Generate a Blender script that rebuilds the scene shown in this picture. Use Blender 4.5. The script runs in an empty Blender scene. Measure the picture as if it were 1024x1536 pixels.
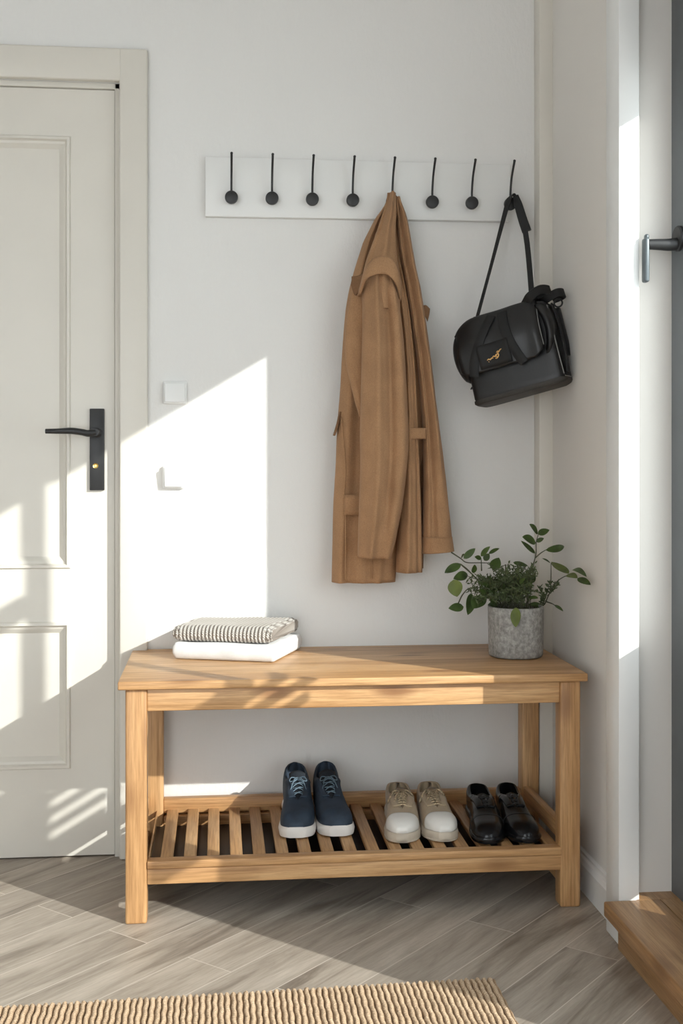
import bpy, bmesh, math, random
import numpy as np
from mathutils import Vector, Matrix
random.seed(7)
SC = bpy.context.scene
COL = SC.collection
PI = math.pi

# ------------------------------------------------------------------ materials
def newmat(name):
    m = bpy.data.materials.new(name); m.use_nodes = True
    nt = m.node_tree; nt.nodes.clear()
    out = nt.nodes.new('ShaderNodeOutputMaterial')
    b = nt.nodes.new('ShaderNodeBsdfPrincipled')
    nt.links.new(b.outputs[0], out.inputs[0])
    return m, nt, b
def N(nt, t, **kw):
    n = nt.nodes.new(t)
    for k, v in kw.items():
        if k in n.inputs: n.inputs[k].default_value = v
        else: setattr(n, k, v)
    return n
def mapping(nt, scale=(1,1,1), rot=(0,0,0), coord='Object', rnd=False):
    tc = N(nt, 'ShaderNodeTexCoord')
    mp = N(nt, 'ShaderNodeMapping')
    mp.inputs['Scale'].default_value = scale; mp.inputs['Rotation'].default_value = rot
    src = tc.outputs[coord]
    if rnd:
        oi = N(nt, 'ShaderNodeObjectInfo')
        mul = N(nt, 'ShaderNodeMath', operation='MULTIPLY'); mul.inputs[1].default_value = 13.7
        nt.links.new(oi.outputs['Random'], mul.inputs[0])
        add = N(nt, 'ShaderNodeVectorMath', operation='ADD')
        nt.links.new(src, add.inputs[0]); nt.links.new(mul.outputs[0], add.inputs[1]); src = add.outputs[0]
    nt.links.new(src, mp.inputs['Vector'])
    return mp
def ramp(nt, fac, stops):
    r = N(nt, 'ShaderNodeValToRGB')
    e = r.color_ramp.elements
    while len(e) < len(stops): e.new(0.5)
    for i, (p, c) in enumerate(stops):
        e[i].position = p; e[i].color = (*c, 1) if len(c) == 3 else c
    nt.links.new(fac, r.inputs[0]); return r
def bump(nt, b, h, strength=.2, dist=.002):
    n = N(nt, 'ShaderNodeBump'); n.inputs['Strength'].default_value = strength; n.inputs['Distance'].default_value = dist
    nt.links.new(h, n.inputs['Height']); nt.links.new(n.outputs[0], b.inputs['Normal']); return n
def mixc(nt, fac, a, b, mode='MIX'):
    m = N(nt, 'ShaderNodeMix', data_type='RGBA', blend_type=mode)
    for k, v in ((0, fac), (6, a), (7, b)):
        if isinstance(v, (int, float)): m.inputs[k].default_value = v
        elif isinstance(v, tuple): m.inputs[k].default_value = (*v, 1)
        else: nt.links.new(v, m.inputs[k])
    return m.outputs[2]
def simple(name, col, rough=.5, var=.08, scale=40., bs=.1, bd=.001, metal=0, spec=.5, stretch=(1,1,1)):
    m, nt, b = newmat(name)
    mp = mapping(nt, stretch, rnd=True)
    nz = N(nt, 'ShaderNodeTexNoise', Scale=scale, Detail=4.)
    nt.links.new(mp.outputs[0], nz.inputs['Vector'])
    lo = tuple(c*(1-var) for c in col); hi = tuple(min(1, c*(1+var)) for c in col)
    r = ramp(nt, nz.outputs[0], [(.3, lo), (.7, hi)])
    nt.links.new(r.outputs[0], b.inputs['Base Color'])
    b.inputs['Roughness'].default_value = rough; b.inputs['Metallic'].default_value = metal
    b.inputs['Specular IOR Level'].default_value = spec
    if bs: bump(nt, b, nz.outputs[0], bs, bd)
    return m
def plaster(name, col, st=.35, sc=90):
    m, nt, b = newmat(name)
    mp = mapping(nt, (1, 1, .55))
    n1 = N(nt, 'ShaderNodeTexNoise', Scale=sc, Detail=6., Roughness=.65)
    n2 = N(nt, 'ShaderNodeTexNoise', Scale=2.2, Detail=3.)
    for n in (n1, n2): nt.links.new(mp.outputs[0], n.inputs['Vector'])
    r = ramp(nt, n2.outputs[0], [(.3, tuple(c*.975 for c in col)), (.7, col)])
    nt.links.new(r.outputs[0], b.inputs['Base Color'])
    b.inputs['Roughness'].default_value = .85; b.inputs['Specular IOR Level'].default_value = .25
    bump(nt, b, n1.outputs[0], st, .004)
    return m
def wood(name, axis, base=(.52,.295,.13), dark=(.25,.115,.045), light=(.69,.44,.225), rough=.42):
    m, nt, b = newmat(name)
    s = [14., 14., 14.]; s[axis] = .9
    mp = mapping(nt, tuple(s), rnd=True)
    w = N(nt, 'ShaderNodeTexNoise', Scale=1.3, Detail=5., Roughness=.6, Distortion=.9)
    nt.links.new(mp.outputs[0], w.inputs['Vector'])
    s2 = [150., 150., 150.]; s2[axis] = 5.
    mp2 = mapping(nt, tuple(s2), rnd=True)
    f = N(nt, 'ShaderNodeTexNoise', Scale=1.6, Detail=4., Roughness=.7)
    nt.links.new(mp2.outputs[0], f.inputs['Vector'])
    r = ramp(nt, w.outputs[0], [(.28, tuple(.45*a+.55*c for a, c in zip(dark, base))), (.47, base), (.68, light)])
    r2 = ramp(nt, f.outputs[0], [(.33, (.60,.52,.45)), (.6, (1.1,1.1,1.1))])
    c = mixc(nt, .75, r.outputs[0], r2.outputs[0], 'MULTIPLY')
    # knots
    s3 = [12., 12., 12.]; s3[axis] = 4.
    mp3 = mapping(nt, tuple(s3), rnd=True)
    v = N(nt, 'ShaderNodeTexVoronoi', Scale=1.); nt.links.new(mp3.outputs[0], v.inputs['Vector'])
    rk = ramp(nt, v.outputs['Distance'], [(.0, (1,1,1)), (.10, (.8,.8,.8)), (.24, (0,0,0))])
    c = mixc(nt, rk.outputs[0], c, dark)
    nt.links.new(c, b.inputs['Base Color'])
    b.inputs['Roughness'].default_value = rough
    bump(nt, b, f.outputs[0], .18, .0012)
    return m
M = {}
M['wall'] = plaster('wall_plaster', (.80,.79,.77))
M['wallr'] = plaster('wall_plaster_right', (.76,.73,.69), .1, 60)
M['paint'] = simple('cream_paint', (.70,.665,.60), .38, .02, 6, .03)
M['trim'] = simple('white_paint', (.80,.80,.79), .35, .015, 6, .03)
M['rackp'] = simple('rack_paint', (.80,.80,.785), .4, .015, 9, .03)
M['switch'] = simple('white_plastic', (.82,.82,.81), .3, .01, 6, 0)
for i, a in enumerate('xyz'): M['wood'+a] = wood('oak_'+a, i)
for i, a in enumerate('xyz'): M['step'+a] = wood('stair_oak_'+a, i, (.40,.225,.10), (.19,.09,.035), (.52,.33,.17), .4)
M['under'] = simple('gap_shade_board', (.022,.013,.009), .45, .2, 30, .05)  # near-black colour stands in for the shade between the slats
M['slat'] = wood('slat_oak', 1, (.50,.29,.135), (.28,.14,.06), (.62,.40,.21))
M['black'] = simple('matte_black_metal', (.018,.018,.019), .42, .1, 60, .03)
M['greym'] = simple('grey_metal', (.12,.14,.15), .38, .06, 60, .03, metal=.4)
M['door_grey'] = simple('grey_door_paint', (.115,.125,.135), .45, .03, 8, .03)
M['brass'] = simple('brass', (.75,.55,.22), .25, .05, 60, 0, metal=1)
M['dark'] = simple('dark_lining', (.02,.018,.016), .8, .1, 60, .1)

def fabric(name, col, rough=.9, thread=900., var=.12, bs=.35, patch=True, sheen=.2):
    m, nt, b = newmat(name)
    mp = mapping(nt, (1,1,1))
    n1 = N(nt, 'ShaderNodeTexNoise', Scale=thread, Detail=2.); nt.links.new(mp.outputs[0], n1.inputs['Vector'])
    n2 = N(nt, 'ShaderNodeTexNoise', Scale=18., Detail=4.); nt.links.new(mp.outputs[0], n2.inputs['Vector'])
    r = ramp(nt, n1.outputs[0], [(.3, tuple(c*(1-var) for c in col)), (.7, tuple(c*(1+var) for c in col))])
    r2 = ramp(nt, n2.outputs[0], [(.35, (.88,.87,.86)), (.65, (1.06,1.06,1.06))])
    c = mixc(nt, .8, r.outputs[0], r2.outputs[0], 'MULTIPLY')
    nt.links.new(c, b.inputs['Base Color'])
    b.inputs['Roughness'].default_value = rough; b.inputs['Specular IOR Level'].default_value = .25
    b.inputs['Sheen Weight'].default_value = sheen; b.inputs['Sheen Roughness'].default_value = .5
    bump(nt, b, n1.outputs[0], bs, .0012)
    return m
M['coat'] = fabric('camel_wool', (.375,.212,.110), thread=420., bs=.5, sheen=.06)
M['coat_shade'] = fabric('camel_wool_shade', (.22,.118,.06), thread=420., bs=.4, sheen=.03)  # darker copy of the coat wool, shade put into the colour
M['bag'] = simple('black_leather', (.009,.009,.010), .40, .15, 220, .25, .0008)
M['bagd'] = simple('black_webbing', (.008,.008,.0085), .7, .2, 600, .4, .0008)
M['bagg'] = simple('grey_piping', (.22,.22,.215), .5, .1, 100, .1)
M['bagb'] = simple('black_leather_bottom', (.03,.026,.022), .6, .15, 200, .2)
M['gold'] = simple('gold_mark', (.80,.50,.20), .3, .1, 60, 0, metal=.8)
M['towel'] = fabric('white_cotton', (.80,.80,.80), thread=600., var=.03, bs=.2)
M['navy'] = simple('navy_nubuck', (.022,.037,.060), .72, .25, 45, .2, .001)
M['navyd'] = simple('navy_dark_textile', (.012,.017,.025), .8, .2, 300, .3)
M['navylace'] = simple('slate_lace', (.13,.19,.24), .75, .2, 500, .3)
M['solew'] = simple('white_rubber', (.74,.70,.66), .5, .05, 30, .05)
M['khakid'] = fabric('khaki_tongue_canvas', (.22,.155,.09), thread=700., bs=.4)
M['khaki'] = fabric('khaki_canvas', (.44,.34,.225), thread=700., bs=.4)
M['khakil'] = simple('khaki_rope_lace', (.40,.31,.20), .8, .7, 260, .4)
M['capw'] = simple('white_cap_rubber', (.78,.76,.72), .3, .03, 30, .03)
M['solek'] = simple('cream_rubber', (.60,.52,.42), .5, .06, 30, .05)
M['shoeb'] = simple('black_polished_leather', (.006,.0065,.008), .22, .2, 50, .06, spec=.35)
M['shoel'] = simple('black_lace', (.016,.016,.017), .45, .2, 500, .2)
M['leaf'] = simple('leaf_green', (.050,.088,.016), .6, .4, 30, .15, .001)
M['leafy'] = simple('leaf_light_green', (.105,.135,.022), .6, .3, 30, .15, .001)
M['herb'] = simple('herb_green', (.070,.095,.035), .6, .35, 60, .1)
M['stem'] = simple('stem_brown_green', (.07,.075,.04), .6, .3, 80, .2)
M['soil'] = simple('soil', (.03,.02,.013), .95, .4, 160, 1, .004)
def concrete():
    m, nt, b = newmat('concrete_pot')
    mp = mapping(nt, (1,1,.8))
    n1 = N(nt, 'ShaderNodeTexNoise', Scale=110., Detail=6., Roughness=.7); n2 = N(nt, 'ShaderNodeTexNoise', Scale=22., Detail=5.)
    for n in (n1, n2): nt.links.new(mp.outputs[0], n.inputs['Vector'])
    r = ramp(nt, n1.outputs[0], [(.35, (.22,.215,.205)), (.5, (.33,.325,.31)), (.68, (.50,.49,.47))])
    r2 = ramp(nt, n2.outputs[0], [(.35, (.78,.76,.74)), (.65, (1.1,1.1,1.1))])
    nt.links.new(mixc(nt, .8, r.outputs[0], r2.outputs[0], 'MULTIPLY'), b.inputs['Base Color'])
    b.inputs['Roughness'].default_value = .8; bump(nt, b, n1.outputs[0], .3, .001)
    return m
M['pot'] = concrete()
def knit():
    m, nt, b = newmat('ribbed_knit')
    mp = mapping(nt, (1,1,1))
    g = N(nt, 'ShaderNodeNewGeometry')
    w = N(nt, 'ShaderNodeTexWave', wave_type='BANDS', bands_direction='DIAGONAL', Scale=115., Distortion=2.0, Detail=1.)
    nt.links.new(mp.outputs[0], w.inputs['Vector'])
    at = N(nt, 'ShaderNodeAttribute', attribute_name='rib')
    r = ramp(nt, at.outputs['Fac'], [(.0, (.14,.115,.10)), (.5, (.42,.38,.34)), (1., (.70,.675,.635))])
    r2 = ramp(nt, w.outputs[0], [(.0, (.70,.68,.66)), (.6, (1.05,1.05,1.05))])
    nt.links.new(mixc(nt, .7, r.outputs[0], r2.outputs[0], 'MULTIPLY'), b.inputs['Base Color'])
    b.inputs['Roughness'].default_value = .95; bump(nt, b, w.outputs[0], .7, .003)
    return m
M['knit'] = knit()
def jute():
    m, nt, b = newmat('jute_weave')
    mp = mapping(nt, (1,1,1))
    n1 = N(nt, 'ShaderNodeTexNoise', Scale=420., Detail=3.); n2 = N(nt, 'ShaderNodeTexNoise', Scale=30., Detail=3.)
    for n in (n1, n2): nt.links.new(mp.outputs[0], n.inputs['Vector'])
    at = N(nt, 'ShaderNodeAttribute', attribute_name='rib')
    r = ramp(nt, at.outputs['Fac'], [(.0, (.12,.07,.035)), (.4, (.38,.26,.165)), (1., (.66,.50,.35))])
    r1 = ramp(nt, n1.outputs[0], [(.3, (.72,.70,.66)), (.65, (1.1,1.1,1.1))])
    r2 = ramp(nt, n2.outputs[0], [(.3, (.86,.84,.82)), (.7, (1.05,1.05,1.05))])
    c = mixc(nt, .8, r.outputs[0], r1.outputs[0], 'MULTIPLY'); c = mixc(nt, .8, c, r2.outputs[0], 'MULTIPLY')
    nt.links.new(c, b.inputs['Base Color']); b.inputs['Roughness'].default_value = .95
    b.inputs['Specular IOR Level'].default_value = .15; bump(nt, b, n1.outputs[0], .6, .002)
    return m
M['jute'] = jute()
def floor_mat():
    m, nt, b = newmat('grey_oak_planks')
    mp = mapping(nt, (1,1,1), (0, 0, math.radians(-47.2)))
    mp.inputs['Location'].default_value = (0, .0345, 0)
    br = N(nt, 'ShaderNodeTexBrick', offset=.37, offset_frequency=2, squash=1.)
    br.inputs['Color1'].default_value = (.0,.0,.0,1); br.inputs['Color2'].default_value = (1,1,1,1)
    br.inputs['Mortar'].default_value = (.5,.5,.5,1)
    br.inputs['Scale'].default_value = 1.; br.inputs['Mortar Size'].default_value = .0013
    br.inputs['Mortar Smooth'].default_value = .3; br.inputs['Brick Width'].default_value = 1.35; br.inputs['Row Height'].default_value = .1155
    nt.links.new(mp.outputs[0], br.inputs['Vector'])
    # per plank offset of the grain
    off = N(nt, 'ShaderNodeVectorMath', operation='MULTIPLY_ADD')
    nt.links.new(br.outputs['Color'], off.inputs[0]); off.inputs[1].default_value = (7,7,7); nt.links.new(mp.outputs[0], off.inputs[2])
    m1 = N(nt, 'ShaderNodeMapping'); m1.inputs['Scale'].default_value = (2.2, 17, 1); nt.links.new(off.outputs[0], m1.inputs[0])
    m2 = N(nt, 'ShaderNodeMapping'); m2.inputs['Scale'].default_value = (14, 210, 1); nt.links.new(off.outputs[0], m2.inputs[0])
    n1 = N(nt, 'ShaderNodeTexNoise', Scale=1., Detail=6., Roughness=.62, Distortion=.7); nt.links.new(m1.outputs[0], n1.inputs['Vector'])
    n2 = N(nt, 'ShaderNodeTexNoise', Scale=1., Detail=4., Roughness=.7); nt.links.new(m2.outputs[0], n2.inputs['Vector'])
    r = ramp(nt, n1.outputs[0], [(.3, (.20,.165,.135)), (.46, (.37,.32,.27)), (.7, (.50,.44,.38))])
    r2 = ramp(nt, n2.outputs[0], [(.3, (.74,.73,.72)), (.65, (1.07,1.07,1.07))])
    tone = ramp(nt, br.outputs['Color'], [(0, (.86,.855,.85)), (1, (1.1,1.09,1.07))])
    c = mixc(nt, .7, r.outputs[0], r2.outputs[0], 'MULTIPLY'); c = mixc(nt, 1., c, tone.outputs[0], 'MULTIPLY')
    c = mixc(nt, br.outputs['Fac'], c, (.60,.54,.47))
    nt.links.new(c, b.inputs['Base Color']); b.inputs['Roughness'].default_value = .5
    b.inputs['Specular IOR Level'].default_value = .4
    bump(nt, b, n2.outputs[0], .12, .001)
    return m
M['floor'] = floor_mat()
def glass():
    m = bpy.data.materials.new('clear_pane'); m.use_nodes = True; nt = m.node_tree; nt.nodes.clear()
    out = nt.nodes.new('ShaderNodeOutputMaterial'); mx = nt.nodes.new('ShaderNodeMixShader')
    t = nt.nodes.new('ShaderNodeBsdfTransparent'); t.inputs[0].default_value = (.96,.98,.97,1)
    g = nt.nodes.new('ShaderNodeBsdfGlossy'); g.inputs['Roughness'].default_value = .02
    mx.inputs[0].default_value = .06
    nt.links.new(t.outputs[0], mx.inputs[1]); nt.links.new(g.outputs[0], mx.inputs[2]); nt.links.new(mx.outputs[0], out.inputs[0])
    return m
M['glass'] = glass()
M['paving'] = simple('pale_paving', (.42,.41,.39), .8, .1, 12, .2)

# ------------------------------------------------------------------ helpers
def link(name, me, mat, parent=None):
    o = bpy.data.objects.new(name, me); COL.objects.link(o)
    if mat: me.materials.append(mat)
    if parent: o.parent = parent
    return o
def obj(name, bm, mat, parent=None, smooth=False, ang=None, recalc=True):
    if recalc: bmesh.ops.recalc_face_normals(bm, faces=bm.faces)
    me = bpy.data.meshes.new(name); bm.to_mesh(me); bm.free()
    if smooth or ang:
        for p in me.polygons: p.use_smooth = True
        if ang: me.set_sharp_from_angle(angle=math.radians(ang))
    return link(name, me, mat, parent)
def thing(name, label, cat, loc=(0,0,0), group=None, rot=(0,0,0)):
    o = bpy.data.objects.new(name, None); COL.objects.link(o); o.empty_display_size = .05
    o.location = loc; o.rotation_euler = rot; o['label'] = label; o['category'] = cat
    if group: o['group'] = group
    return o
def tag(o, label, cat, group=None):
    o['label'] = label; o['category'] = cat
    if group: o['group'] = group
    return o
def struct(o): o['kind'] = 'structure'; return o
def box(bm, a, b, bev=0., seg=2, mtx=None):
    t = bmesh.new(); bmesh.ops.create_cube(t, size=1)
    for v in t.verts:
        v.co = Vector([(a[i]+b[i])/2 + v.co[i]*(b[i]-a[i]) for i in range(3)])
    if bev: bmesh.ops.bevel(t, geom=t.edges[:], offset=bev, segments=seg, affect='EDGES', profile=.5)
    if mtx: t.transform(mtx)
    me = bpy.data.meshes.new('t'); t.to_mesh(me); t.free(); bm.from_mesh(me); bpy.data.meshes.remove(me)
def B(name, a, b, mat, parent=None, bev=.002, seg=2):
    bm = bmesh.new(); box(bm, a, b, bev, seg); return obj(name, bm, mat, parent, ang=35)
def grid(bm, rows, close_u=False, close_v=False, cap0=False, cap1=False):
    """rows: list of lists of points"""
    V = [[bm.verts.new(p) for p in r] for r in rows]
    nu = len(V); nv = len(V[0])
    for i in range(nu - (0 if close_u else 1)):
        for j in range(nv - (0 if close_v else 1)):
            q = [V[i][j], V[(i+1) % nu][j], V[(i+1) % nu][(j+1) % nv], V[i][(j+1) % nv]]
            try: bm.faces.new(q)
            except ValueError: pass
    if cap0: bm.faces.new(V[0])
    if cap1: bm.faces.new(V[-1][::-1])
    return V
def catmull(P, n):
    P = [Vector(p) for p in P]; Q = [2*P[0]-P[1]] + P + [2*P[-1]-P[-2]]
    out = []
    m = len(P)-1
    for k in range(n+1):
        s = k/n*m; i = min(int(s), m-1); t = s-i
        a, b, c, d = Q[i:i+4]
        out.append(.5*((2*b) + (c-a)*t + (2*a-5*b+4*c-d)*t*t + (3*b-a-3*c+d)*t**3))
    return out
def tube(bm, P, r, n=10, smooth=0, caps=True):
    if smooth: 
        if isinstance(r, (list, tuple)):
            rr = [Vector((x,0,0)) for x in r]; r = [v.x for v in catmull(rr, smooth)]
        P = catmull(P, smooth)
    P = [Vector(p) for p in P]
    up = None; rows = []
    for i, p in enumerate(P):
        d = (P[min(i+1, len(P)-1)] - P[max(i-1, 0)]).normalized()
        if up is None:
            up = d.orthogonal().normalized()
        up = (up - d*up.dot(d)).normalized(); s = d.cross(up)
        ri = r[i] if isinstance(r, (list, tuple)) else r
        rows.append([p + (up*math.cos(2*PI*j/n) + s*math.sin(2*PI*j/n))*ri for j in range(n)])
    grid(bm, rows, close_v=True, cap0=caps, cap1=caps)
def lathe(bm, prof, n=48, c=(0,0,0), axis='z', close=False):
    rows = []
    for j in range(n):
        a = 2*PI*j/n
        row = []
        for r, z in prof:
            if axis == 'z': row.append((c[0]+r*math.cos(a), c[1]+r*math.sin(a), c[2]+z))
            elif axis == 'y': row.append((c[0]+r*math.cos(a), c[1]+z, c[2]+r*math.sin(a)))
            else: row.append((c[0]+z, c[1]+r*math.cos(a), c[2]+r*math.sin(a)))
        rows.append(row)
    grid(bm, rows, close_u=True)
    bmesh.ops.remove_doubles(bm, verts=bm.verts, dist=1e-5)
def ribbon(bm, P, W, wid, th=.0015, smooth=24):
    """strap along P; W = width direction(s); wid = width(s)"""
    n = len(P)
    if isinstance(W, (tuple, Vector)): W = [W]*n
    if not isinstance(wid, (list, tuple)): wid = [wid]*n
    Wc = catmull([Vector(w) for w in W], smooth); wc = [v.x for v in catmull([Vector((x,0,0)) for x in wid], smooth)]
    Pc = catmull(P, smooth); rows = []
    for i, p in enumerate(Pc):
        d = (Pc[min(i+1, len(Pc)-1)] - Pc[max(i-1, 0)]).normalized()
        w = Wc[i].normalized(); w = (w - d*w.dot(d)).normalized(); nn = d.cross(w)
        h = wc[i]/2
        rows.append([p-w*h-nn*th*.4, p-w*h*.9-nn*th, p+w*h*.9-nn*th, p+w*h-nn*th*.4, p+w*h+nn*th*.4, p+w*h*.9+nn*th, p-w*h*.9+nn*th, p-w*h+nn*th*.4])
    grid(bm, rows, close_v=True, cap0=True, cap1=True)
def solidify(o, th, off=-1):
    md = o.modifiers.new('thickness', 'SOLIDIFY'); md.thickness = th; md.offset = off; return md
def subsurf(o, n=1):
    md = o.modifiers.new('smooth', 'SUBSURF'); md.levels = n; md.render_levels = n; return md

# ------------------------------------------------------------------ camera
cam = bpy.data.cameras.new('camera'); co = bpy.data.objects.new('camera', cam); COL.objects.link(co)
co.location = (0, -3.0, .977); co.rotation_euler = (PI/2, 0, -math.atan(185/1774))
cam.sensor_fit = 'VERTICAL'; cam.sensor_height = 24; cam.sensor_width = 16; cam.lens = 1774/1536*24; cam.shift_y = -68/1536
cam.clip_start = .05
SC.camera = co
# ------------------------------------------------------------------ light
w = bpy.data.worlds.new('sky'); SC.world = w; w.use_nodes = True
bg = w.node_tree.nodes['Background']; bg.inputs[0].default_value = (.90,.955,1,1); bg.inputs[1].default_value = 3.3
sun = bpy.data.lights.new('sun', 'SUN'); so = bpy.data.objects.new('sun', sun); COL.objects.link(so)
so.rotation_euler = Vector((-1.05, 1, -.63)).to_track_quat('-Z', 'Y').to_euler(); so.location = (3, -3, 3)
sun.energy = 4.7; sun.angle = math.radians(.5); sun.color = (1, .97, .935)
SC.view_settings.view_transform = 'Standard'; SC.view_settings.look = 'None'; SC.view_settings.gamma = 1; SC.view_settings.use_curve_mapping = False
SC.view_settings.exposure = .28

# ------------------------------------------------------------------ setting
H = 2.65; XL = -1.95; YN = -4.6
bm = bmesh.new(); box(bm, (XL-.1, YN, -.1), (1.03, .12, 0)); struct(obj('floor', bm, M['floor']))
bm = bmesh.new(); box(bm, (XL-.1, YN, H), (1.03, .12, H+.1)); struct(obj('ceiling', bm, M['wall']))
bm = bmesh.new(); box(bm, (XL-.1, YN, 0), (XL, .12, H)); struct(obj('wall_left', bm, M['wall']))
bm = bmesh.new(); box(bm, (-.35, YN-.1, 0), (1.03, YN, H)); box(bm, (XL-.1, YN-.1, 2.3), (-.35, YN, H)); struct(obj('wall_rear', bm, M['wallr']))  # unseen part wall, added so fill light comes from the left rear
DX0, DX1, DZ = -1.09, -.244, 1.936
bm = bmesh.new()
box(bm, (DX1, 0, 0), (.95, .12, H)); box(bm, (XL, 0, 0), (DX0, .12, H)); box(bm, (DX0, 0, DZ), (DX1, .12, H))
struct(obj('wall_back', bm, M['wall']))
bm = bmesh.new(); box(bm, (.815, -.05, 0), (.851, 0, H), .002); struct(obj('trim_corner', bm, M['paint'], ang=35))
bm = bmesh.new()
box(bm, (.85, -.62, 0), (1.03, 0, H)); box(bm, (.85, -3.3, 2.02), (1.03, -.62, H)); box(bm, (.85, YN, 0), (1.03, -3.3, H))
struct(obj('wall_right', bm, M['wallr']))
# casing at the end of the right wall
bm = bmesh.new(); box(bm, (.812, -.66, .0), (.856, -.58, 2.1), .003); box(bm, (.812, -3.3, 2.02), (.852, -.66, 2.1), .003)
struct(obj('trim_right', bm, M['trim'], ang=35))
bm = bmesh.new()
prof = [(.85, 0), (.832, 0), (.832, .062), (.835, .066), (.838, .072), (.843, .075), (.843, .081), (.85, .084)]
grid(bm, [[(x, y, z) for x, z in prof] for y in (-.58, -.05)])
struct(obj('baseboard_right', bm, M['trim']))
# ---- panelled door on the back wall
def ring(bm, o, i, yo, yi):
    """bevelled ring between outer rect o and inner rect i (x0,z0,x1,z1)"""
    f = lambda r, y: [bm.verts.new((r[0], y, r[1])), bm.verts.new((r[2], y, r[1])), bm.verts.new((r[2], y, r[3])), bm.verts.new((r[0], y, r[3]))]
    a = f(o, yo); b = f(i, yi)
    for k in range(4): bm.faces.new([a[k], a[(k+1) % 4], b[(k+1) % 4], b[k]])
def inset(r, d): return (r[0]+d, r[1]+d, r[2]-d, r[3]-d)
LY = .012
bm = bmesh.new()
lx0, lx1, lz0, lz1 = -1.075, -.2585, .004, 1.921
px0, px1 = -.967, -.366
up = (px0, .722, px1, 1.803); lo = (px0, .222, px1, .59)
def face(x0, z0, x1, z1, y): bm.faces.new([bm.verts.new(p) for p in ((x0,y,z0),(x1,y,z0),(x1,y,z1),(x0,y,z1))])
face(lx0, lz0, px0, lz1, LY); face(px1, lz0, lx1, lz1, LY)
face(px0, lz0, px1, lo[1], LY); face(px0, lo[3], px1, up[1], LY); face(px0, up[3], px1, lz1, LY)
for r in (up, lo):
    steps = [(0, LY), (.003, LY-.006), (.009, LY-.0065), (.013, LY+.002), (.019, LY+.004), (.030, LY+.013)]
    for (d0, y0), (d1, y1) in zip(steps, steps[1:]): ring(bm, inset(r, d0), inset(r, d1), y0, y1)
    q = inset(r, .030); face(*q, LY+.013)
for s in ((lx1, lz0, lx1, lz1), (lx0, lz0, lx0, lz1)):
    bm.faces.new([bm.verts.new(p) for p in ((s[0],LY,s[1]),(s[0],LY+.035,s[1]),(s[0],LY+.035,s[3]),(s[0],LY,s[3]))])
for z in (lz0, lz1):
    bm.faces.new([bm.verts.new(p) for p in ((lx0,LY,z),(lx1,LY,z),(lx1,LY+.035,z),(lx0,LY+.035,z))])
face(lx0, lz0, lx1, lz1, LY+.035)
bmesh.ops.remove_doubles(bm, verts=bm.verts, dist=1e-5)
door = struct(obj('door_1', bm, M['paint']))
# jambs and casing
bm = bmesh.new()
box(bm, (DX1-.013, .004, 0), (DX1, .12, DZ), .001); box(bm, (DX0, .004, 0), (DX0+.013, .12, DZ), .001); box(bm, (DX0, .004, DZ-.013), (DX1, .12, DZ), .001)
box(bm, (DX1-.013, .052, 0), (DX1-.025, .12, DZ)); box(bm, (DX0, .11, 0), (DX1, .12, DZ))
struct(obj('trim_2', bm, M['paint'], ang=35))
bm = bmesh.new()
cz = 2.017
box(bm, (DX1, -.022, 0), (-.175, 0, cz), .0045, 3); box(bm, (-1.16, -.022, 0), (DX0, 0, cz), .0045, 3); box(bm, (DX0-.004, -.022, DZ), (DX1+.004, 0, cz), .0045, 3)
struct(obj('trim_1', bm, M['paint'], ang=50))
# handle set
pl = B('handle_plate', (-.319, LY-.009, .918), (-.283, LY, 1.122), M['black'], door, .0015); pl['label'] = 'long black backplate'
bm = bmesh.new()
lathe(bm, [(0, 0), (.010, 0), (.012, -.002), (.012, -.012), (.009, -.014), (.009, -.045), (0, -.045)], 24, (-.301, LY-.008, 1.062), 'y')
tube(bm, [(-.301, LY-.046, 1.062), (-.318, LY-.05, 1.059), (-.334, LY-.052, 1.062), (-.36, LY-.052, 1.065), (-.395, LY-.052, 1.064), (-.421, LY-.05, 1.064)], [.0095, .0085, .008, .008, .0065, .006], 14, 30)
h = obj('lever', bm, M['black'], door, ang=40); h['label'] = 'black lever handle'
bm = bmesh.new(); lathe(bm, [(0,-.003), (.0025,-.003), (.003,-.001), (.0045,-.0015), (.0068,-.0025), (.0068,0)], 20, (-.304, LY-.009, .979), 'y')
obj('key_cylinder', bm, M['brass'], door, ang=40)
# ---- light switches
def switch(x0, z0, x1, z1, name, label, tilt):
    t = thing(name, label, 'light switch', ((x0+x1)/2, 0, (z0+z1)/2), 'square white wall switches beside the door')
    cx, cz_ = (x0+x1)/2, (z0+z1)/2; w2, h2 = (x1-x0)/2, (z1-z0)/2
    B('frame', (-w2, -.011, -h2), (w2, 0, h2), M['switch'], t, .003, 3)
    bm = bmesh.new(); box(bm, (-w2+.004, -.020, -h2+.004), (w2-.004, -.006, h2-.004), .0025, 3)
    for v in bm.verts:
        if v.co.y < -.01: v.co.y += tilt*v.co.z
    obj('rocker', bm, M['switch'], t, ang=35)
switch(-.137, 1.134, -.078, 1.191, 'light_switch', 'upper of two square white light switches, on the wall right of the panelled door', .12)
switch(-.138, .922, -.084, .979, 'light_switch', 'lower of two square white light switches, in the patch of sun above the bench', -.12)
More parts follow.
